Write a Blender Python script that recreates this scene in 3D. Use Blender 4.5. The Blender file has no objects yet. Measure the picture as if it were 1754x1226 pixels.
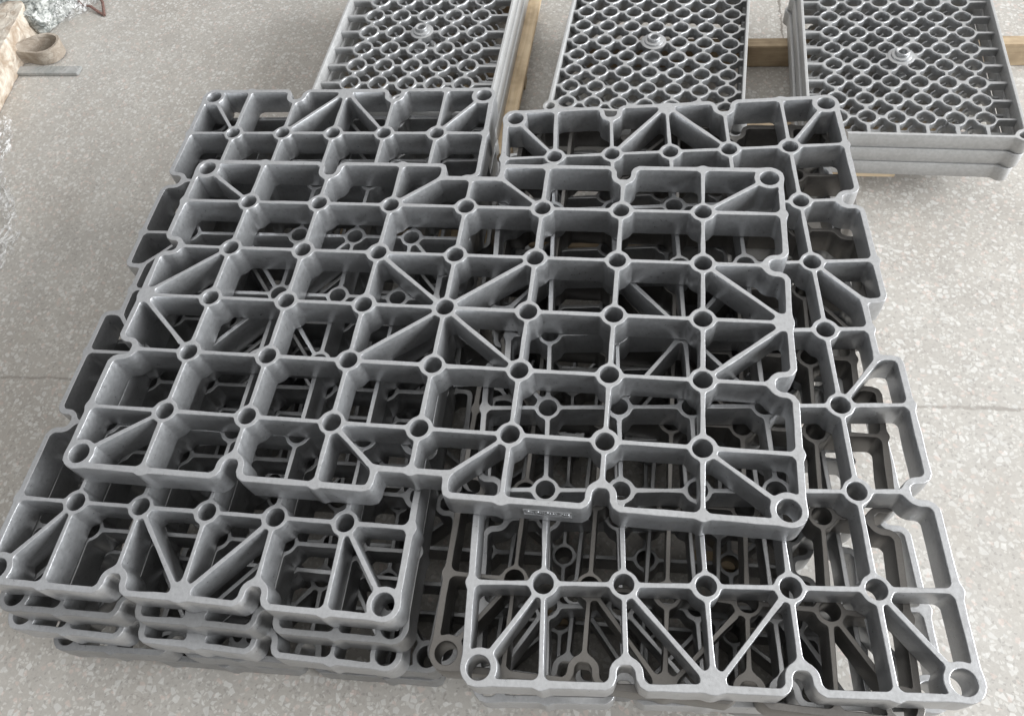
import bpy, math, random
import numpy as np
from mathutils import Vector, Matrix, Euler
from mathutils.geometry import delaunay_2d_cdt
random.seed(7)
S = bpy.context.scene
U = 0.125            # one long pitch of the tray grid, in metres
ZF = 2.49            # floor lies 2.49 pitches under the top of the uppermost tray

# ------------------------------------------------------------------ camera
cam = bpy.data.objects.new('camera', bpy.data.cameras.new('camera'))
S.collection.objects.link(cam)
cam.location = (2.2616*U, -5.1813*U, (7.4229+ZF)*U)
cam.rotation_euler = Euler((0.5587, 0.1042, 0.1272), 'XYZ')
cam.data.lens = 27.45; cam.data.sensor_width = 36; cam.data.clip_start = 0.02; cam.data.clip_end = 60
S.camera = cam
# ------------------------------------------------------------------ light
w = bpy.data.worlds.new('World'); S.world = w; w.use_nodes = True
nt = w.node_tree
bg = nt.nodes['Background']
tc = nt.nodes.new('ShaderNodeTexCoord')
wx = nt.nodes.new('ShaderNodeVectorMath'); wx.operation = 'DOT_PRODUCT'     # hall: brighter towards the windows at +x
wx.inputs[1].default_value = (0.20, 0.20, 0.44)
nt.links.new(tc.outputs['Generated'], wx.inputs[0])
wa = nt.nodes.new('ShaderNodeMath'); wa.operation = 'ADD'; wa.inputs[1].default_value = 0.3
nt.links.new(wx.outputs['Value'], wa.inputs[0])
cr = nt.nodes.new('ShaderNodeValToRGB')
el = cr.color_ramp.elements; el.new(0.5)
for e_, (p_, c_) in zip(el, ((0.12, (0.16, 0.16, 0.16, 1)), (0.50, (0.75, 0.76, 0.78, 1)), (0.76, (1.8, 1.79, 1.76, 1)))):
    e_.position = p_; e_.color = c_
nt.links.new(wa.outputs[0], cr.inputs[0]); nt.links.new(cr.outputs[0], bg.inputs[0])
bg.inputs[1].default_value = 0.62

def area(name, loc, target, sx, sy, power, col):
    d = bpy.data.lights.new(name, 'AREA'); d.shape = 'RECTANGLE'; d.size = sx; d.size_y = sy
    d.energy = power; d.color = col
    o = bpy.data.objects.new(name, d); S.collection.objects.link(o)
    o.location = loc
    o.rotation_euler = (Vector(target)-Vector(loc)).to_track_quat('-Z', 'Y').to_euler()
    return o
area('window_light', (9.0, -0.3, 3.4), (0.2, 0.0, 0.1), 9.0, 4.6, 2150, (0.95, 0.975, 1.0))
vs = S.view_settings; vs.view_transform = 'Standard'; vs.look = 'None'; vs.exposure = 0.05; vs.gamma = 1

# ------------------------------------------------------------------ helpers
def link(o, parent=None):
    S.collection.objects.link(o)
    if parent: o.parent = parent
    return o
def tag(o, label=None, cat=None, group=None, kind=None):
    if label: o['label'] = label
    if cat: o['category'] = cat
    if group: o['group'] = group
    if kind: o['kind'] = kind
    return o
def empty(name, loc=(0, 0, 0), rz=0):
    o = bpy.data.objects.new(name, None); o.empty_display_size = 0.05
    o.location = loc; o.rotation_euler = (0, 0, rz); return link(o)
def W3(x, y, z): return (x*U, y*U, (z+ZF)*U)
def mesh(name, V, F, smooth=True, ang=38, caps=False):
    m = bpy.data.meshes.new(name); m.from_pydata([tuple(v) for v in V], [], F); m.validate(); m.update()
    if smooth:
        m.shade_smooth(); m.set_sharp_from_angle(angle=math.radians(ang))
        if caps:                                  # keep the flat top and bottom lands crisp
            import bmesh
            bm = bmesh.new(); bm.from_mesh(m)
            for e in bm.edges:
                fl_ = [abs(f.normal.z) > .995 for f in e.link_faces]
                if len(fl_) == 2 and fl_[0] != fl_[1]: e.smooth = False
            bm.to_mesh(m); bm.free()
    return m
def box_geo(cx, cy, cz, sx, sy, sz, bev=0.0):
    import bmesh
    bm = bmesh.new(); bmesh.ops.create_cube(bm, size=1)
    for v in bm.verts: v.co = (cx+v.co.x*sx, cy+v.co.y*sy, cz+v.co.z*sz)
    if bev: bmesh.ops.bevel(bm, geom=bm.edges[:], offset=bev, segments=2, affect='EDGES')
    V = [tuple(v.co) for v in bm.verts]; F = [[v.index for v in f.verts] for f in bm.faces]
    bm.free(); return V, F

# ------------------------------------------------------------------ materials
def newmat(name):
    m = bpy.data.materials.new(name); m.use_nodes = True
    return m, m.node_tree, m.node_tree.nodes['Principled BSDF']
def N(t, typ, **kw):
    n = t.nodes.new(typ)
    for k, v in kw.items():
        if k in n.inputs: n.inputs[k].default_value = v
        else: setattr(n, k, v)
    return n
def ramp(t, src, stops):
    r = t.nodes.new('ShaderNodeValToRGB'); e = r.color_ramp.elements
    while len(e) < len(stops): e.new(0.5)
    for el, (p, c) in zip(e, stops):
        el.position = p; el.color = c if len(c) == 4 else (*c, 1)
    t.links.new(src, r.inputs[0]); return r
def mixc(t, fac, a, b, mode='MIX'):
    m = t.nodes.new('ShaderNodeMix'); m.data_type = 'RGBA'; m.blend_type = mode
    for sock, v in ((m.inputs[0], fac), (m.inputs[6], a), (m.inputs[7], b)):
        if isinstance(v, (int, float)): sock.default_value = v
        elif isinstance(v, tuple): sock.default_value = (*v, 1)[:4]
        else: t.links.new(v, sock)
    return m.outputs[2]
def metal(name, base, stain, metallic=0.75, rough=0.32, bump=0.35, stain_amt=0.5):
    m, t, b = newmat(name)
    co = t.nodes.new('ShaderNodeTexCoord'); oi = t.nodes.new('ShaderNodeObjectInfo')
    n1 = N(t, 'ShaderNodeTexNoise', Scale=14.0, Detail=5.0, Roughness=0.6)
    t.links.new(co.outputs['Object'], n1.inputs['Vector'])
    n2 = N(t, 'ShaderNodeTexNoise', Scale=900.0, Detail=2.0, Roughness=0.6)
    t.links.new(co.outputs['Object'], n2.inputs['Vector'])
    n3 = N(t, 'ShaderNodeTexNoise', Scale=160.0, Detail=4.0, Roughness=0.7)
    t.links.new(co.outputs['Object'], n3.inputs['Vector'])
    r1 = ramp(t, n1.outputs['Fac'], [(0.42, (0, 0, 0)), (0.72, (stain_amt,)*3)])
    c = mixc(t, r1.outputs[0], base, stain)
    r3 = ramp(t, n3.outputs['Fac'], [(0.3, (0.86,)*3), (0.7, (1.09,)*3)])
    c = mixc(t, 1.0, c, r3.outputs[0], 'MULTIPLY')
    t.links.new(c, b.inputs['Base Color'])
    b.inputs['Metallic'].default_value = metallic
    rr = ramp(t, n3.outputs['Fac'], [(0.25, (rough-0.07,)*3), (0.75, (rough+0.10,)*3)])
    t.links.new(rr.outputs[0], b.inputs['Roughness'])
    bp = N(t, 'ShaderNodeBump', Strength=bump, Distance=0.0006); t.links.new(n2.outputs['Fac'], bp.inputs['Height'])
    bp2 = N(t, 'ShaderNodeBump', Strength=0.14, Distance=0.0012); t.links.new(n3.outputs['Fac'], bp2.inputs['Height'])
    t.links.new(bp.outputs[0], bp2.inputs['Normal'])
    t.links.new(bp2.outputs[0], b.inputs['Normal'])
    return m
M_CAST = metal('grey_cast_metal', (0.475, 0.481, 0.490), (0.385, 0.386, 0.388))
M_CAST_SHADE = metal('shaded_cast_metal', (0.33, 0.333, 0.338), (0.25, 0.245, 0.235))  # same casting, darkened: shade deep in the stacks put into the colour
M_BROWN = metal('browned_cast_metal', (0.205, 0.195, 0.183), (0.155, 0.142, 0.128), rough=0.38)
M_LAT = metal('pale_cast_metal', (0.48, 0.485, 0.49), (0.36, 0.36, 0.36), metallic=0.8, rough=0.33)
M_RIM = metal('satin_rim_metal', (0.46, 0.46, 0.455), (0.38, 0.375, 0.365), metallic=0.45, rough=0.5, bump=0.1)

def wood(name, a, b_):
    m, t, b = newmat(name)
    co = t.nodes.new('ShaderNodeTexCoord')
    mp = N(t, 'ShaderNodeMapping'); mp.inputs['Scale'].default_value = (3, 40, 40)
    t.links.new(co.outputs['Object'], mp.inputs[0])
    n = N(t, 'ShaderNodeTexNoise', Scale=2.2, Detail=6.0, Distortion=0.8); t.links.new(mp.outputs[0], n.inputs['Vector'])
    r = ramp(t, n.outputs['Fac'], [(0.3, a), (0.7, b_)])
    n2 = N(t, 'ShaderNodeTexNoise', Scale=25.0, Detail=4.0); t.links.new(co.outputs['Object'], n2.inputs['Vector'])
    r2 = ramp(t, n2.outputs['Fac'], [(0.35, (0.7, 0.68, 0.66)), (0.6, (1, 1, 1))])
    t.links.new(mixc(t, 1.0, r.outputs[0], r2.outputs[0], 'MULTIPLY'), b.inputs['Base Color'])
    b.inputs['Roughness'].default_value = 0.75
    bp = N(t, 'ShaderNodeBump', Strength=0.4, Distance=0.001); t.links.new(n.outputs['Fac'], bp.inputs['Height'])
    t.links.new(bp.outputs[0], b.inputs['Normal'])
    return m
M_WOOD = wood('pale_pine', (0.53, 0.40, 0.25), (0.68, 0.55, 0.38))
M_WOOD2 = wood('brown_timber', (0.36, 0.27, 0.17), (0.49, 0.38, 0.25))

def terrazzo():
    m, t, b = newmat('terrazzo_floor')
    co = t.nodes.new('ShaderNodeTexCoord')
    # slight warp so that the chips are not perfect cells
    wn = N(t, 'ShaderNodeTexNoise', Scale=60.0, Detail=2.0); t.links.new(co.outputs['Object'], wn.inputs['Vector'])
    sub = N(t, 'ShaderNodeVectorMath', operation='SUBTRACT'); sub.inputs[1].default_value = (.5, .5, .5)
    t.links.new(wn.outputs['Color'], sub.inputs[0])
    sc = N(t, 'ShaderNodeVectorMath', operation='SCALE'); sc.inputs['Scale'].default_value = 0.004
    t.links.new(sub.outputs[0], sc.inputs[0])
    ad = N(t, 'ShaderNodeVectorMath', operation='ADD')
    t.links.new(co.outputs['Object'], ad.inputs[0]); t.links.new(sc.outputs[0], ad.inputs[1])
    vec = ad.outputs[0]
    nb = N(t, 'ShaderNodeTexNoise', Scale=1.7, Detail=4.0, Roughness=0.6); t.links.new(co.outputs['Object'], nb.inputs['Vector'])
    nb2 = N(t, 'ShaderNodeTexNoise', Scale=9.0, Detail=5.0, Roughness=0.7); t.links.new(co.outputs['Object'], nb2.inputs['Vector'])
    nb3 = N(t, 'ShaderNodeTexNoise', Scale=140.0, Detail=3.0, Roughness=0.8); t.links.new(co.outputs['Object'], nb3.inputs['Vector'])
    base = ramp(t, nb.outputs['Fac'], [(0.35, (0.398, 0.372, 0.338)), (0.65, (0.445, 0.426, 0.397))]).outputs[0]
    g2 = ramp(t, nb2.outputs['Fac'], [(0.3, (0.88, 0.87, 0.86)), (0.7, (1.06, 1.06, 1.05))]).outputs[0]
    base = mixc(t, 1.0, base, g2, 'MULTIPLY')
    g3 = ramp(t, nb3.outputs['Fac'], [(0.25, (0.86,)*3), (0.7, (1.05,)*3)]).outputs[0]
    base = mixc(t, 1.0, base, g3, 'MULTIPLY')
    def chips(scale, thr, edge, seedoff, col, base, colvar=True, amt=1.0):
        mp = N(t, 'ShaderNodeMapping'); mp.inputs['Location'].default_value = seedoff
        t.links.new(vec, mp.inputs[0])
        v1 = N(t, 'ShaderNodeTexVoronoi', Scale=scale, voronoi_dimensions='2D'); v2 = N(t, 'ShaderNodeTexVoronoi', Scale=scale, voronoi_dimensions='2D', feature='DISTANCE_TO_EDGE')
        t.links.new(mp.outputs[0], v1.inputs['Vector']); t.links.new(mp.outputs[0], v2.inputs['Vector'])
        sp = t.nodes.new('ShaderNodeSeparateColor'); t.links.new(v1.outputs['Color'], sp.inputs[0])
        a = N(t, 'ShaderNodeMath', operation='GREATER_THAN'); a.inputs[1].default_value = thr; t.links.new(sp.outputs[0], a.inputs[0])
        # every chip its own size
        th = N(t, 'ShaderNodeMath', operation='MULTIPLY_ADD'); th.inputs[1].default_value = edge*1.4; th.inputs[2].default_value = edge*0.45
        t.links.new(sp.outputs[1], th.inputs[0])
        d = N(t, 'ShaderNodeMath', operation='SUBTRACT'); t.links.new(v2.outputs['Distance'], d.inputs[0]); t.links.new(th.outputs[0], d.inputs[1])
        e = N(t, 'ShaderNodeMapRange'); e.inputs['From Min'].default_value = 0; e.inputs['From Max'].default_value = 0.035
        t.links.new(d.outputs[0], e.inputs['Value'])
        f = N(t, 'ShaderNodeMath', operation='MULTIPLY'); t.links.new(a.outputs[0], f.inputs[0]); t.links.new(e.outputs[0], f.inputs[1])
        f2 = N(t, 'ShaderNodeMath', operation='MULTIPLY'); f2.inputs[1].default_value = amt; t.links.new(f.outputs[0], f2.inputs[0])
        cv = ramp(t, sp.outputs[2], [(0, tuple(x*0.84 for x in col)), (1, col)]).outputs[0]
        return mixc(t, f2.outputs[0], base, cv)
    base = chips(170, 0.70, 0.10, (0, 0, 0), (0.61, 0.595, 0.555), base, amt=.55)
    base = chips(210, 0.86, 0.10, (.37, .11, 0), (0.24, 0.23, 0.215), base, amt=.4)
    base = chips(95, 0.74, 0.15, (.7, .3, 0), (0.63, 0.62, 0.59), base, amt=.62)
    base = chips(120, 0.88, 0.12, (.2, .9, 0), (0.64, 0.50, 0.44), base, amt=.35)
    st = N(t, 'ShaderNodeTexNoise', Scale=3.2, Detail=7.0, Roughness=.7, Distortion=.6); t.links.new(co.outputs['Object'], st.inputs['Vector'])
    sr = ramp(t, st.outputs['Fac'], [(.52, (0, 0, 0)), (.74, (.4,)*3)]); base = mixc(t, sr.outputs[0], base, (.34, .30, .255))
    sp2 = N(t, 'ShaderNodeTexNoise', Scale=38.0, Detail=3.0, Roughness=.6, Distortion=1.0); t.links.new(co.outputs['Object'], sp2.inputs['Vector'])
    sr2 = ramp(t, sp2.outputs['Fac'], [(.69, (0, 0, 0)), (.76, (.6,)*3)]); base = mixc(t, sr2.outputs[0], base, (.22, .20, .18))
    # cast joints and cracks of the slab
    sx = t.nodes.new('ShaderNodeSeparateXYZ'); t.links.new(co.outputs['Object'], sx.inputs[0])
    jn = N(t, 'ShaderNodeTexNoise', Scale=18.0, Detail=5.0, Roughness=0.7); t.links.new(co.outputs['Object'], jn.inputs['Vector'])
    def joint(axis, slope, off, wob, width, amt, base, lim=None):
        # |axis - slope*other - off + wobble| < width
        o = {'Y': ('X', 'Y'), 'X': ('Y', 'X')}[axis]
        m1 = N(t, 'ShaderNodeMath', operation='MULTIPLY_ADD'); m1.inputs[1].default_value = slope; m1.inputs[2].default_value = off
        t.links.new(sx.outputs[o[0]], m1.inputs[0])
        m2 = N(t, 'ShaderNodeMath', operation='SUBTRACT'); t.links.new(sx.outputs[o[1]], m2.inputs[0]); t.links.new(m1.outputs[0], m2.inputs[1])
        m3 = N(t, 'ShaderNodeMath', operation='MULTIPLY_ADD'); m3.inputs[1].default_value = wob; m3.inputs[2].default_value = -wob*0.5
        t.links.new(jn.outputs['Fac'], m3.inputs[0])
        m4 = N(t, 'ShaderNodeMath', operation='ADD'); t.links.new(m2.outputs[0], m4.inputs[0]); t.links.new(m3.outputs[0], m4.inputs[1])
        m5 = N(t, 'ShaderNodeMath', operation='ABSOLUTE'); t.links.new(m4.outputs[0], m5.inputs[0])
        mr = N(t, 'ShaderNodeMapRange'); mr.inputs['From Min'].default_value = width*0.4; mr.inputs['From Max'].default_value = width
        mr.inputs['To Min'].default_value = amt; mr.inputs['To Max'].default_value = 0
        t.links.new(m5.outputs[0], mr.inputs['Value'])
        nn = N(t, 'ShaderNodeMath', operation='MULTIPLY'); t.links.new(mr.outputs[0], nn.inputs[0])
        rr = ramp(t, nb2.outputs['Fac'], [(0.35, (0.45,)*3), (0.55, (1,)*3)]); t.links.new(rr.outputs[0], nn.inputs[1])
        f = nn.outputs[0]
        if lim is not None:
            g = N(t, 'ShaderNodeMath', operation='GREATER_THAN'); g.inputs[1].default_value = lim; t.links.new(sx.outputs[o[0]], g.inputs[0])
            h = N(t, 'ShaderNodeMath', operation='MULTIPLY'); t.links.new(f, h.inputs[0]); t.links.new(g.outputs[0], h.inputs[1]); f = h.outputs[0]
        return mixc(t, f, base, (0.15, 0.13, 0.11))
    base = joint('Y', 0.032, 0.25*U, 0.020, 0.0046, 0.5, base)
    base = joint('X', 0.0, 4.73*U, 0.03, 0.0034, 0.85, base, lim=7.6*U)
    t.links.new(base, b.inputs['Base Color'])
    rr = ramp(t, nb2.outputs['Fac'], [(0.3, (0.55,)*3), (0.7, (0.75,)*3)]); t.links.new(rr.outputs[0], b.inputs['Roughness'])
    bp = N(t, 'ShaderNodeBump', Strength=0.25, Distance=0.001); t.links.new(nb3.outputs['Fac'], bp.inputs['Height'])
    t.links.new(bp.outputs[0], b.inputs['Normal'])
    return m
M_FLOOR = terrazzo()

# ------------------------------------------------------------------ floor
fl = link(bpy.data.objects.new('floor', mesh('floor', [(-9, -6, 0), (9, -6, 0), (9, 12, 0), (-9, 12, 0)], [(0, 1, 2, 3)], False)))
fl.data.materials.append(M_FLOOR); tag(fl, 'worn grey terrazzo floor with pale stone chips and a cast joint', 'floor', kind='structure')

# ------------------------------------------------------------------ distance-field casting tools
def seg(X, Y, a, b, r):
    ax, ay = a; bx, by = b; dx, dy = bx-ax, by-ay; L = dx*dx+dy*dy
    h = np.clip(((X-ax)*dx+(Y-ay)*dy)/L, 0, 1) if L > 0 else 0
    return np.hypot(X-ax-h*dx, Y-ay-h*dy)-r
def wobble(X, Y, amp, seed):
    rr = random.Random(seed); o = 0
    for k in range(9):
        f = rr.uniform(4, 22); a = rr.uniform(0, 6.28); o = o+np.sin(f*(X*math.cos(a)+Y*math.sin(a))+rr.uniform(0, 6.28))
    return o*amp/3
def smin(a, b, k):
    h = np.maximum(k-np.abs(a-b), 0)/k
    return np.minimum(a, b)-h*h*k*0.25
def contours(D, xs, ys, lvl=0.0):
    D = D-lvl; D = np.where(np.abs(D) < 1e-7, 1e-7, D)
    ins = D < 0
    nx, ny = len(xs), len(ys)
    P = {}; nxt = {}
    def pt(k):
        if k not in P:
            i, j, o = k
            d0 = D[j, i]; d1 = D[j, i+1] if o == 0 else D[j+1, i]
            s = d0/(d0-d1)
            P[k] = (xs[i]+s*(xs[i+1]-xs[i]), ys[j]) if o == 0 else (xs[i], ys[j]+s*(ys[j+1]-ys[j]))
        return k
    c = ins[:-1, :-1].astype(int)+2*ins[:-1, 1:]+4*ins[1:, 1:]+8*ins[1:, :-1]
    # segment tables with the inside on the left: edges b(ottom) r t l
    T = {1: 'bl', 2: 'rb', 3: 'rl', 4: 'tr', 5: 'bltr', 6: 'tb', 7: 'tl', 8: 'lt', 9: 'bt', 10: 'rblt', 11: 'rt', 12: 'lr', 13: 'br', 14: 'lb'}
    for j, i in zip(*np.nonzero((c > 0) & (c < 15))):
        E = {'b': (i, j, 0), 't': (i, j+1, 0), 'l': (i, j, 1), 'r': (i+1, j, 1)}
        s = T[c[j, i]]
        for q in range(0, len(s), 2): nxt[pt(E[s[q]])] = pt(E[s[q+1]])
    loops = []
    while nxt:
        k0, k = None, next(iter(nxt)); k0 = k; L = []
        while k in nxt:
            L.append(P[k]); k = nxt.pop(k)
        if len(L) > 3: loops.append(np.array(L))
    return loops
def simplify(L, tol):
    n = len(L)
    if n < 8: return L
    i0 = 0; i1 = int(np.argmax(np.hypot(*(L-L[0]).T)))
    keep = {i0, i1}
    def rec(a, b):
        st = [(a, b)]
        while st:
            a, b = st.pop()
            if b-a < 2: continue
            idx = np.arange(a+1, b); p = L[idx % n]; A, B = L[a % n], L[b % n]; d = B-A; l = np.hypot(*d)
            dist = np.abs((p[:, 0]-A[0])*d[1]-(p[:, 1]-A[1])*d[0])/l if l > 1e-9 else np.hypot(*(p-A).T)
            k = int(np.argmax(dist))
            if dist[k] > tol or (b-a) > 60:
                if dist[k] <= tol: k = (b-a)//2-1
                m = a+1+k; keep.add(m % n); st += [(a, m), (m, b)]
    rec(i0, i1); rec(i1, n)
    return L[sorted(keep)]
def offset(L, d):
    # positive = outwards (material lies to the left of the loop direction or right; decided by caller's sign)
    a = L-np.roll(L, 1, 0); b = np.roll(L, -1, 0)-L
    a /= np.hypot(*a.T)[:, None]+1e-12; b /= np.hypot(*b.T)[:, None]+1e-12
    na = np.stack([a[:, 1], -a[:, 0]], 1); nb_ = np.stack([b[:, 1], -b[:, 0]], 1)
    n = na+nb_; l = np.hypot(*n.T)[:, None]; n = n/np.maximum(l, 1e-6)
    c = np.clip((n*na).sum(1), 0.6, 1)[:, None]
    return L+n*d/c
def casting(D, xs, ys, levels, classify, extra=(), tol=0.0016):
    """Extrude the region D<0 through levels [(outward offset, z)], top first; returns {class: (verts, faces)}."""
    def samp(p):
        fx = (p[0]-xs[0])/(xs[1]-xs[0]); fy = (p[1]-ys[0])/(ys[1]-ys[0])
        i = min(max(int(fx), 0), len(xs)-2); j = min(max(int(fy), 0), len(ys)-2); fx -= i; fy -= j
        return (D[j, i]*(1-fx)+D[j, i+1]*fx)*(1-fy)+(D[j+1, i]*(1-fx)+D[j+1, i+1]*fx)*fy
    loops = [simplify(L, tol) for L in contours(D, xs, ys)]
    loops = [L for L in loops if len(L) > 3]
    # orientation: outward must raise D
    L = loops[0]; tst = offset(L, 0.01); sgn = 1 if np.mean([samp(p) for p in tst]) > np.mean([samp(p) for p in L]) else -1
    out = {}
    def add(cls, pts):
        V, F, mp = out.setdefault(cls, ([], [], {}))
        f = []
        for p in pts:
            k = (round(p[0], 6), round(p[1], 6), round(p[2], 6))
            if k not in mp: mp[k] = len(V); V.append(k)
            f.append(mp[k])
        if len(set(f)) >= 3: F.append(f)
    for L in loops:
        rings = [(offset(L, sgn*o), z) for o, z in levels]; n = len(L)
        for i in range(n):
            k = (i+1) % n; cls = classify((L[i][0]+L[k][0])/2, (L[i][1]+L[k][1])/2)
            for (A, za), (B, zb) in zip(rings[:-1], rings[1:]):
                q = [(A[i][0], A[i][1], za), (A[k][0], A[k][1], za), (B[k][0], B[k][1], zb), (B[i][0], B[i][1], zb)]
                add(cls, q if sgn < 0 else q[::-1])
    for top in (True, False):
        o, z = levels[0] if top else levels[-1]
        V = []; E = []
        for L in loops:
            Q = offset(L, sgn*o); b = len(V); V += [Vector(p) for p in Q]; E += [(b+i, b+(i+1) % len(Q)) for i in range(len(Q))]
        for Q in extra:
            b = len(V); V += [Vector(p) for p in Q]; E += [(b+i, b+(i+1) % len(Q)) for i in range(len(Q))]
        vo, eo, fo = delaunay_2d_cdt(V, E, [], 0, 1e-6)[:3]
        for f in fo:
            c = (sum(vo[i][0] for i in f)/3, sum(vo[i][1] for i in f)/3)
            if samp(c) < -0.35*abs(o)-0.001:
                pts = [(vo[i][0], vo[i][1], z) for i in f]
                a2 = (pts[1][0]-pts[0][0])*(pts[2][1]-pts[0][1])-(pts[2][0]-pts[0][0])*(pts[1][1]-pts[0][1])
                if (a2 > 0) != top: pts = pts[::-1]
                add(classify(*c), pts)
    return out
def circle(c, r, n=20): return [(c[0]+r*math.cos(2*math.pi*i/n+.1), c[1]+r*math.sin(2*math.pi*i/n+.1)) for i in range(n)]

# ------------------------------------------------------------------ the ribbed grid tray
AS = 0.8006; BX, BY, RY = 3.95, 2.335, 2.10
def border_path():
    q = [(BX-.012, 0), (BX, .56), (BX, .60), (BX-.03, .65), (BX-.08, .675)]
    q += [(3.835+.125*math.cos(a), AS+.125*math.sin(a)) for a in np.linspace(-math.pi/2, -1.5*math.pi, 11)]
    q += [(BX-.08, AS+.125), (BX-.03, AS+.15), (BX, AS+.20), (BX, 2.12), (3.90, 2.25), (3.82, BY), (2.25, BY), (2.20, BY), (2.15, BY-.03), (2.125, BY-.08)]
    q += [(2+.125*math.cos(a), 2.205+.125*math.sin(a)) for a in np.linspace(0, -math.pi, 11)]
    q += [(1.875, BY-.08), (1.85, BY-.03), (1.80, BY), (0.47, BY), (0.42, BY-.02), (0.40, BY-.07), (0.39, RY+.02), (0.37, RY), (0, RY)]
    out = []
    for sx, sy in ((1, 1), (-1, 1), (-1, -1), (1, -1)):
        out += [((sx*a[0], sy*a[1]), (sx*b[0], sy*b[1])) for a, b in zip(q[:-1], q[1:])]
    return out
def grid_tray_meshes():
    st = 0.018
    xs = np.arange(-4.12, 4.12+st, st); ys = np.arange(-2.52, 2.52+st, st)
    X, Y = np.meshgrid(xs, ys)
    bord = np.full(X.shape, 9.0)
    for a, b in border_path(): bord = np.minimum(bord, seg(X, Y, a, b, 0.036))
    t = 0.0265
    ribs = np.full(X.shape, 9.0)
    for j in range(-2, 3):
        e = {0: BX-.02, 1: 3.71, 2: BX}[abs(j)]; ribs = np.minimum(ribs, seg(X, Y, (-e, j*AS), (e, j*AS), t))
    for i in range(-3, 4):
        e = {0: RY, 1: BY, 2: 2.08, 3: BY}[abs(i)]; ribs = np.minimum(ribs, seg(X, Y, (i, -e), (i, e), t))
    diag = np.full(X.shape, 9.0); nub = np.full(X.shape, 9.0)
    for sx in (-1, 1):
        for sy in (-1, 1):
            for a, b in (((3.815, 2.2), (3, 2*AS)), ((1, 2*AS), (.40, RY+.01)), ((3, AS), (BX-.04, 0.02)), ((0, 0), (1, AS))):
                diag = np.minimum(diag, seg(X, Y, (sx*a[0], sy*a[1]), (sx*b[0], sy*b[1]), t))
            for c in ((BX+.004, 2*AS), (3, BY+.004), (1, BY+.004)):
                nub = np.minimum(nub, np.hypot(X-sx*c[0], Y-sy*c[1])-0.05)
        nub = np.minimum(nub, np.hypot(X-sx*(BX-.07), Y)-0.11)
        nub = np.minimum(nub, np.hypot(X, Y-sx*(RY+.004))-0.05)
    nodes = [((i, j*AS), 0.149, 0.104, 0.185) for i in range(-3, 4) for j in range(-2, 3)]
    nodes += [((sx*3.815, sy*2.2), 0.182, 0.118, 0.245) for sx in (-1, 1) for sy in (-1, 1)]
    disc = np.full(X.shape, 9.0)
    for c, r, h, k in nodes: disc = np.minimum(disc, np.hypot(X-c[0], Y-c[1])-r)
    D = smin(smin(ribs, diag, .05), bord, .06)
    D = smin(D, disc, .032); D = smin(D, nub, .05)
    D = D + wobble(X, Y, .0028, 5)
    rj = random.Random(3)
    for c, r, h, k in nodes: D = np.maximum(D, h+rj.uniform(-.003, .003)-np.hypot(X-c[0]-rj.uniform(-.006, .006), Y-c[1]-rj.uniform(-.006, .006)))
    NC = np.array([n[0] for n in nodes]); NK = np.array([n[3] for n in nodes])
    def classify(x, y):
        d = np.hypot(NC[:, 0]-x, NC[:, 1]-y); k = int(np.argmin(d-NK))
        if d[k] < NK[k]: return k
        i = min(int((x-xs[0])/st), len(xs)-1); j = min(int((y-ys[0])/st), len(ys)-1)
        return 'rim' if bord[j, i] < 0.052 else 'rib_grid'
    extra = [circle(c, k) for c, r, h, k in nodes]+[simplify(L, .003) for L in contours(bord, xs, ys, 0.052)]
    lv = [(-.0075, 0), (-.0030, -.0022), (0, -.0080), (.0035, -.16), (.0045, -.20), (.0015, -.30), (-.002, -.398), (-.010, -.408)]
    parts = casting(D, xs, ys, lv, classify, extra)
    res = {}
    for k, (V, F, _) in parts.items():
        V = [(a*U, b*U, c*U) for a, b, c in V]
        nm = k if isinstance(k, str) else 'ring_socket'
        m = mesh(nm, V, F, True, 34, True); m.materials.append(M_CAST); res[k] = m
    return res
GT = grid_tray_meshes()
def grid_tray(x, y, z, rz, label, mat=None):
    o = empty('grid_tray', W3(x, y, z), rz)
    tag(o, label, 'casting tray', 'ribbed cast metal grid trays piled on the floor')
    for k, m in GT.items():
        c = link(bpy.data.objects.new(k if isinstance(k, str) else 'ring_socket', m), o)
        if mat:
            c.material_slots[0].link = 'OBJECT'; c.material_slots[0].material = mat
    return o
HP = math.pi/2
top = grid_tray(0, 0, 0, 0, 'uppermost grey grid tray lying crosswise over both stacks, raised lettering on its front edge')
grid_tray(-2.364, .401, -.425, HP+.0116, 'top tray of the left stack, directly under the crosswise tray, lighter grey')
grid_tray(-2.39, .247, -.838, HP+.0237, 'second tray down in the left stack, its front edge just below the top one', M_CAST_SHADE)
grid_tray(-2.445, .087, -1.25, HP+.005, 'third tray down in the left stack, its near right ring socket in view', M_CAST)
grid_tray(-2.254, .076, -1.662, HP+.051, 'fourth tray down in the left stack, shifted right of the trays above it', M_CAST_SHADE)
grid_tray(2.836, .097, -.42, HP+.079, 'top tray of the right stack, silvery grey, its front right corner nearest the frame edge')
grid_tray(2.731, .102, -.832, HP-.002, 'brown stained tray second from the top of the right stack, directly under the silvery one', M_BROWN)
grid_tray(2.79, .10, -1.245, HP+.09, 'bright edged tray third from the top of the right stack, turned like the top one', M_CAST)
grid_tray(2.61, .22, -1.658, HP-.028, 'fourth tray down in the right stack, almost hidden in shadow', M_CAST_SHADE)
grid_tray(.50, -1.43, -2.074, .038, 'bottom tray lying crosswise on the floor under the front of both stacks', M_CAST_SHADE)

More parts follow.
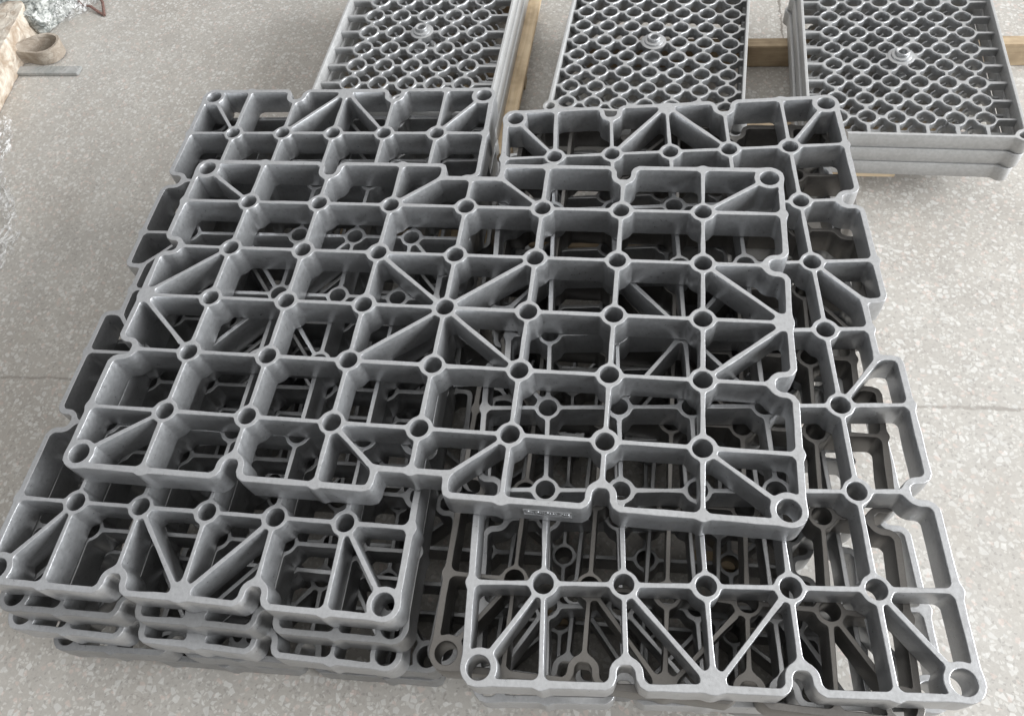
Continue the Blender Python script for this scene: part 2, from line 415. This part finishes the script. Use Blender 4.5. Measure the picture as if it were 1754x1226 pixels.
# cast lettering plate on the front edge of the uppermost tray
def lettering():
    V, F = [], []
    def bar(x0, x1, z0, z1, d):
        v, f = box_geo((x0+x1)/2, -d/2, (z0+z1)/2, x1-x0, d, z1-z0); b = len(V); V.extend(v); F.extend([[b+i for i in g] for g in f])
    w_, h_ = .50*U, .125*U
    bar(0, w_, 0, .010*U, .012*U); bar(0, w_, h_-.006*U, h_, .007*U); bar(0, .008*U, .010*U, h_-.006*U, .010*U)
    fr = mesh('name_plate', V, F, False); fr.materials.append(M_CAST)
    o = link(bpy.data.objects.new('name_plate', fr), top)
    o.location = (1.22*U, -(BY+.0405)*U, -.235*U)
    cu = bpy.data.curves.new('lettering', 'FONT'); cu.body = 'Tiv QuaTaor Cast'; cu.size = .078*U; cu.extrude = .007*U
    tmp = bpy.data.objects.new('t', cu); link(tmp)
    bpy.context.view_layer.update()
    me = bpy.data.meshes.new_from_object(tmp.evaluated_get(bpy.context.evaluated_depsgraph_get())); me.name = 'lettering'
    bpy.data.objects.remove(tmp)
    xs_ = [v.co.x for v in me.vertices]; k = .45*U/(max(xs_)-min(xs_))
    for v in me.vertices: v.co.x *= k
    me.materials.clear(); me.materials.append(M_LAT)
    t = link(bpy.data.objects.new('lettering', me), o); t.rotation_euler = (HP, 0, 0); t.location = (.025*U, -.002*U, .03*U)
lettering()

# ------------------------------------------------------------------ lattice base trays
def lattice_meshes(nc, nr, px, py, mx, my):
    """nc x nr rings; mx,my = margins from the outer ring centres to the wall."""
    HX = (nc-1)/2*px+mx; HY = (nr-1)/2*py+my
    st = 0.017
    xs = np.arange(-HX-.2, HX+.2, st); ys = np.arange(-HY-.2, HY+.2, st); X, Y = np.meshgrid(xs, ys)
    P = (px+py)/2
    disc = np.full(X.shape, 9.0); hole = np.full(X.shape, 9.0); bars = np.full(X.shape, 9.0)
    boss_on_ring = nc % 2 == 1 and nr % 2 == 1
    cx = [(-(nc-1)/2+i)*px for i in range(nc)]; cy = [(-(nr-1)/2+j)*py for j in range(nr)]
    for x in cx:
        bars = np.minimum(bars, seg(X, Y, (x, -HY+.02), (x, HY-.02), .027))
    for y in cy:
        bars = np.minimum(bars, seg(X, Y, (-HX+.02, y), (HX-.02, y), .027))
    for x in cx:
        for y in cy:
            d = np.hypot(X-x, Y-y); disc = np.minimum(disc, d-.395*P)
            if not (boss_on_ring and abs(x) < 1e-6 and abs(y) < 1e-6): hole = np.minimum(hole, d-.312*P)
    D = smin(bars, disc, .035); D = np.maximum(D, -hole)
    D = smin(D, np.hypot(X, Y)-.34*P, .05)
    D = D+wobble(X, Y, .004, nc)
    D = np.maximum(D, np.maximum(np.abs(X)-HX+.005, np.abs(Y)-HY+.005))
    lat = casting(D, xs, ys, [(-.009, -.095), (-.004, -.097), (0, -.104), (.003, -.16), (-.006, -.225)], lambda x, y: 0, tol=.002)[0]
    # rim: a wall with rounded corners, corner rings
    r = .12
    def rr(X, Y, hx, hy, r):
        qx = np.abs(X)-hx+r; qy = np.abs(Y)-hy+r
        return np.hypot(np.maximum(qx, 0), np.maximum(qy, 0))+np.minimum(np.maximum(qx, qy), 0)-r
    W_ = np.maximum(rr(X, Y, HX+.025, HY+.025, r), -rr(X, Y, HX-.025, HY-.025, r-.04))
    cc = [(sx*(HX-.03), sy*(HY-.03)) for sx in (-1, 1) for sy in (-1, 1)]
    for c in cc: W_ = smin(W_, np.hypot(X-c[0], Y-c[1])-.125, .04)
    for c in cc: W_ = np.maximum(W_, .075-np.hypot(X-c[0], Y-c[1]))
    rim = casting(W_, xs, ys, [(-.010, 0), (-.004, -.002), (0, -.009), (.002, -.12), (0, -.245), (-.006, -.253)], lambda x, y: 0, tol=.002)[0]
    # boss: stepped cone with a bored tip
    prof = [(.215, -.12), (.215, -.092), (.20, -.084), (.165, -.080), (.16, -.055), (.145, -.047), (.118, -.043), (.112, .0), (.102, .010), (.075, .002), (.066, -.006), (.062, -.08), (0, -.085)]
    n = 28; V = []; F = []
    for pr, pz in prof:
        for i in range(n): V.append((pr*math.cos(2*math.pi*i/n), pr*math.sin(2*math.pi*i/n), pz))
    for k in range(len(prof)-1):
        for i in range(n): F.append([k*n+i, k*n+(i+1) % n, (k+1)*n+(i+1) % n, (k+1)*n+i])
    res = {}
    for nm, (V_, F_), mt in (('ring_lattice', lat[:2], M_LAT), ('rim', rim[:2], M_RIM), ('centre_boss', (V, F), M_LAT)):
        m = mesh(nm, [(a*U, b*U, c*U) for a, b, c in V_], F_, True, 36, True); m.materials.append(mt); res[nm] = m
    return res
def lattice_tray(ms, x, y, z, rz, label, group):
    o = empty('lattice_tray', W3(x, y, z), rz); tag(o, label, 'furnace tray', group)
    for k, m in ms.items(): link(bpy.data.objects.new(k, m), o)
def centre(x0, y0, rot, px, py, ci, ri):
    X, Y = ci*px, -ri*py
    return x0+math.cos(rot)*X-math.sin(rot)*Y, y0+math.sin(rot)*X+math.cos(rot)*Y
G2 = 'cast trays with a lattice of rings behind the pile'
ZT = -1.26; HT = .262
for (nc, nr, px, py, mx, my, x0, y0, rot, ci, ri, where) in (
        (6, 8, .422, .411, .46, .47, 5.251, 7.359, -.024, 2.5, 2.5, 'right'),
        (7, 9, .428, .404, .26, .26, 1.069, 7.625, -.061, 3, 2, 'middle'),
        (5, 9, .512, .475, .57, .33, -2.928, 7.586, -.018, 2, 1, 'left')):
    ms = lattice_meshes(nc, nr, px, py, mx, my)
    x, y = centre(x0, y0, rot, px, py, ci, ri)
    for k, wh in enumerate(('top', 'second', 'bottom')):
        dx, dy, dr = [(0, 0, 0), (-.030, -.020, .001), (-.075, -.035, -.001)][k]
        if where != 'right': dx = [0, .03, .05][k] if where == 'left' else [0, -.04, -.03][k]; dy -= [0, .08, .12][k]
        lattice_tray(ms, x+dx, y+dy, ZT-HT*k, rot+dr, f'{wh} ring lattice tray in the {where} one of the three stacks behind the pile', G2)

# ------------------------------------------------------------------ timber under them
def timber(name, x0, x1, y0, y1, z0, z1, mat, label, cat, rz=0, parent=None):
    cx, cy, cz = (x0+x1)/2, (y0+y1)/2, z0
    V, F = box_geo(0, 0, (z1-z0)/2*U, (x1-x0)*U, (y1-y0)*U, (z1-z0)*U, .012*U)
    m = mesh(name, V, F, True, 40); m.materials.append(mat)
    o = bpy.data.objects.new(name, m); o.rotation_euler = (0, 0, rz)
    if parent:
        link(o, parent); o.location = ((cx)*U, (cy)*U, (cz+ZF)*U)
    else:
        link(o); o.location = W3(cx, cy, cz)
        if label: tag(o, label, cat)
    return o
timber('timber_beam', .9, 9.3, 7.50, 7.75, -2.488, -2.05, M_WOOD2, 'long square wooden beam on the floor under the middle and right lattice stacks', 'wooden beam')
timber('timber_beam', .9, 7.3, 5.40, 5.62, -2.488, -2.05, M_WOOD, 'wooden beam nearer the pile under the middle and right lattice stacks', 'wooden beam')
timber('wooden_board', 4.95, 6.18, 4.40, 4.66, -2.16, -2.05, M_WOOD, 'thin pale board peeping out under the front of the right lattice stack', 'wooden board')
timber('wood_block', 5.3, 5.7, 4.70, 5.0, -2.488, -2.05, M_WOOD2, 'short wooden block hidden under the right lattice stack', 'wooden block')
pal = empty('pallet', (0, 0, 0)); tag(pal, 'pale wooden pallet carrying the left lattice stack, its edge board showing at the right', 'pallet')
for x in (-3.62, -2.75, -1.9, -1.1, -.33):
    b = timber('deck_board', 0, 4.7, 0, .34, -2.16, -2.05, M_WOOD, None, None, parent=pal)
    b.location.x = (x+.15)*U; b.location.y = 7.05*U; b.rotation_euler = (0, 0, HP-.018)
for y in (4.95, 7.0, 9.1):
    timber('stringer', -3.6, -.06, y-.14, y+.14, -2.488, -2.162, M_WOOD2, None, None, parent=pal)
timber('timber_beam', -4.1, 4.7, 2.7, 3.0, -2.488, -2.074, M_WOOD2, 'timber beam on the floor under the back of the tray pile', 'wooden beam')
timber('wood_offcut', 3.05, 3.62, -2.10, -1.9, -2.488, -2.30, M_WOOD, 'small pinkish wood offcut on the floor seen through the front of the right stack', 'wood offcut')
timber('wood_offcut', 1.3, 1.7, -2.95, -2.8, -2.488, -2.36, M_WOOD, 'small wood offcut on the floor seen through the left part of the right stack', 'wood offcut')

# ------------------------------------------------------------------ clutter at the upper left
def sheet_mat(name, c1, c2, rough, scale, alpha=None, bump=.6, metallic=0.0, thr=(.42, .58)):
    m, t, b = newmat(name)
    co = t.nodes.new('ShaderNodeTexCoord')
    n = N(t, 'ShaderNodeTexNoise', Scale=scale, Detail=6.0, Roughness=.65, Distortion=1.0); t.links.new(co.outputs['Object'], n.inputs['Vector'])
    r = ramp(t, n.outputs['Fac'], [(thr[0], c1), (thr[1], c2)]); t.links.new(r.outputs[0], b.inputs['Base Color'])
    b.inputs['Roughness'].default_value = rough; b.inputs['Metallic'].default_value = metallic
    n2 = N(t, 'ShaderNodeTexNoise', Scale=scale*1.7, Detail=4.0, Distortion=2.0); t.links.new(co.outputs['Object'], n2.inputs['Vector'])
    bp = N(t, 'ShaderNodeBump', Strength=bump, Distance=.006); t.links.new(n2.outputs['Fac'], bp.inputs['Height']); t.links.new(bp.outputs[0], b.inputs['Normal'])
    if alpha:
        ra = ramp(t, n2.outputs['Fac'], [(.46, (alpha[0],)*3), (.62, (alpha[1],)*3)]); t.links.new(ra.outputs[0], b.inputs['Alpha'])
    return m
M_SACK = sheet_mat('mottled_foil', (.16, .17, .16), (.55, .56, .53), .38, 55, metallic=.1)
M_FILM = sheet_mat('clear_film', (.62, .62, .60), (.88, .88, .87), .12, 40, alpha=(.06, .6), bump=.4)
M_STREAK = sheet_mat('clear_film_streaked', (.70, .70, .69), (.9, .9, .9), .10, 30, alpha=(.04, .65), bump=.3)
for n_ in M_STREAK.node_tree.nodes:      # streaks run along the strip
    if n_.type == 'TEX_NOISE':
        mp_ = M_STREAK.node_tree.nodes.new('ShaderNodeMapping'); mp_.inputs['Rotation'].default_value = (0, 0, -.45); mp_.inputs['Scale'].default_value = (2.4, .28, 1)
        src = n_.inputs['Vector'].links[0].from_socket
        M_STREAK.node_tree.links.new(src, mp_.inputs[0]); M_STREAK.node_tree.links.new(mp_.outputs[0], n_.inputs['Vector'])
M_PLANK = sheet_mat('cream_wrap', (.36, .28, .21), (.74, .69, .60), .28, 22, bump=.6, thr=(.38, .70))
M_STRAP = sheet_mat('brown_strap', (.30, .25, .20), (.42, .37, .31), .7, 25)
M_BAR = sheet_mat('grey_bar', (.33, .34, .33), (.42, .42, .41), .5, 20, metallic=.3)
M_TWIG = sheet_mat('red_brown_rust', (.10, .055, .045), (.20, .11, .09), .7, 60)
from mathutils import noise
def lump(name, cx, cy, sx, sy, h, rz, amp, seed, mat, label, cat, n=26):
    V, F = box_geo(0, 0, 0, 1, 1, 1)
    import bmesh
    bm = bmesh.new(); bmesh.ops.create_cube(bm, size=1); bmesh.ops.subdivide_edges(bm, edges=bm.edges[:], cuts=n, use_grid_fill=True)
    for v in bm.verts:
        p = Vector(v.co); q = Vector((p.x*sx, p.y*sy, (p.z+.5)*h))
        k = noise.noise_vector(q*4+Vector((seed, 0, 0)))*amp+noise.noise_vector(q*11+Vector((0, seed, 0)))*amp*.45
        rnd = 1-.10*(abs(p.x)*2)**4*(abs(p.y)*2)**4
        q = Vector((q.x*rnd, q.y*rnd, q.z))+k; q.z = max(q.z, 0.0)
        v.co = q*U
    m = bpy.data.meshes.new(name); bm.to_mesh(m); bm.free(); m.shade_smooth(); m.materials.append(mat)
    o = link(bpy.data.objects.new(name, m)); o.location = (cx*U, cy*U, .001); o.rotation_euler = (0, 0, rz)
    return tag(o, label, cat)
lump('wrapped_bundle', -12.0, 9.55, 2.1, 1.5, .55, -.25, .10, 3, M_SACK, 'mottled grey green foil wrapped bundle at the top left corner', 'bundle')
lump('film_wrap', -10.75, 9.85, .55, 1.7, .42, -.62, .13, 9, M_FILM, 'crumpled clear plastic film at the right side of the foil bundle', 'plastic film')
lump('wrapped_plank', -11.52, 7.1, .72, 3.9, .62, .13, .02, 5, M_PLANK, 'cream wrapped plank lying at the left edge in front of the foil bundle', 'plank')
# curled strap
def strap():
    pts = [(-11.5, 7.62), (-11.2, 7.74), (-10.95, 7.70), (-10.68, 7.66), (-10.45, 7.75), (-10.36, 7.97), (-10.45, 8.18), (-10.7, 8.25), (-10.95, 8.16), (-11.2, 7.93), (-11.45, 7.60), (-11.6, 7.4)]
    P = []
    for i in range(len(pts)-1):
        p0, p1, p2, p3 = [Vector(pts[max(0, min(len(pts)-1, i+k))]) for k in (-1, 0, 1, 2)]
        for s in np.linspace(0, 1, 6, endpoint=False):
            P.append(.5*((2*p1)+(p2-p0)*s+(2*p0-5*p1+4*p2-p3)*s*s+(3*p1-p0-3*p2+p3)*s**3))
    V = []; F = []
    for i, p in enumerate(P):
        a = P[max(0, i-1)]; b = P[min(len(P)-1, i+1)]; d = (b-a).normalized(); n = Vector((-d.y, d.x))*.028
        lift = .10+.0*i
        fl_ = .03
        for s, z in ((1, .0), (1, .30), (-1, .30), (-1, .0)):
            q = p+n*s - Vector((p.x+10.75, p.y-7.95))*(.08 if z == 0 else 0)
            V.append((q.x*U, q.y*U, (z+.004+lift*(i/len(P)) if z else .004+lift*(i/len(P))*.6)*U))
    m_ = len(P)
    for i in range(m_-1):
        for k in range(4): F.append([i*4+k, i*4+(k+1) % 4, (i+1)*4+(k+1) % 4, (i+1)*4+k])
    F += [[0, 1, 2, 3], [(m_-1)*4+k for k in (3, 2, 1, 0)]]
    m = mesh('curled_strap', V, F, True, 50); m.materials.append(M_STRAP)
    tag(link(bpy.data.objects.new('curled_strap', m)), 'brown flat strap curled into a loop on the floor beside the plank', 'strap')
strap()
timber('flat_bar', -11.6, -9.75, 7.31, 7.56, -2.488, -2.42, M_BAR, 'flat grey metal bar on the floor below the curled strap', 'metal bar')
def tube(name, paths, r, mat, label, cat):
    V = []; F = []
    for pts in paths:
        for (a, b) in zip(pts[:-1], pts[1:]):
            a = Vector(a); b = Vector(b); d = (b-a).normalized(); u = d.cross(Vector((0, 0, 1))).normalized(); v = d.cross(u); o = len(V)
            for p in (a-d*r*.3, b+d*r*.3):
                for k in range(6):
                    an = k*math.pi/3; V.append(tuple((p+u*r*math.cos(an)+v*r*.6*math.sin(an))*U))
            F += [[o+k, o+(k+1) % 6, o+6+(k+1) % 6, o+6+k] for k in range(6)]+[[o+k for k in range(5, -1, -1)], [o+6+k for k in range(6)]]
    m = mesh(name, V, F, True, 60); m.materials.append(mat)
    return tag(link(bpy.data.objects.new(name, m)), label, cat)
tube('dry_twig', [[(-11.0, 10.0, .06), (-10.75, 9.72, .05), (-10.45, 9.62, .08), (-10.2, 9.46, .04), (-10.02, 9.36, .03)], [(-10.02, 9.36, .03), (-10.2, 9.75, .08), (-10.42, 10.05, .12), (-10.6, 10.4, .1)]], .035, M_TWIG,
     'thin red brown forked twig on the floor beside the plastic film', 'twig')
def film(name, pts, w0, seed, label):
    V = []; F = []; n = 70; m_ = 8; rnd = random.Random(seed)
    for i in range(n+1):
        s = i/n*(len(pts)-1); k = min(int(s), len(pts)-2); f = s-k
        p = Vector(pts[k]).lerp(Vector(pts[k+1]), f); d = (Vector(pts[k+1])-Vector(pts[k])).normalized(); nn = Vector((-d.y, d.x))
        wd = w0*(.35+.65*abs(noise.noise(Vector((s*1.7, seed, 0))))*1.6+.15)
        for j in range(m_+1):
            t_ = (j/m_-.5)*2; q = p+nn*t_*wd
            nz = noise.noise(Vector((s*2.2, t_*3, seed))); n2 = noise.noise(Vector((s*5, t_*6, seed+4)))
            V.append(((q.x+.05*n2)*U, (q.y+.03*nz)*U, max(.004, .05+.07*nz+.02*n2+.05*math.sin(t_*7+seed+nz*3))*U))
    for i in range(n):
        for j in range(m_): a = i*(m_+1)+j; F.append([a, a+1, a+m_+2, a+m_+1])
    m = mesh(name, V, F, True, 70); m.materials.append(M_STREAK)
    tag(link(bpy.data.objects.new(name, m)), label, 'plastic film', 'scraps of clear film at the left edge')
film('film_strip', [(-10.75, 5.95), (-10.45, 5.3), (-10.3, 4.75)], .22, 2, 'short crumpled scrap of clear film at the left edge, farther from the camera')
film('film_strip', [(-10.35, 4.6), (-9.75, 4.0), (-9.3, 3.3), (-9.0, 2.6), (-8.95, 2.1)], .20, 6, 'long crumpled strip of clear film at the left edge, nearer the camera')
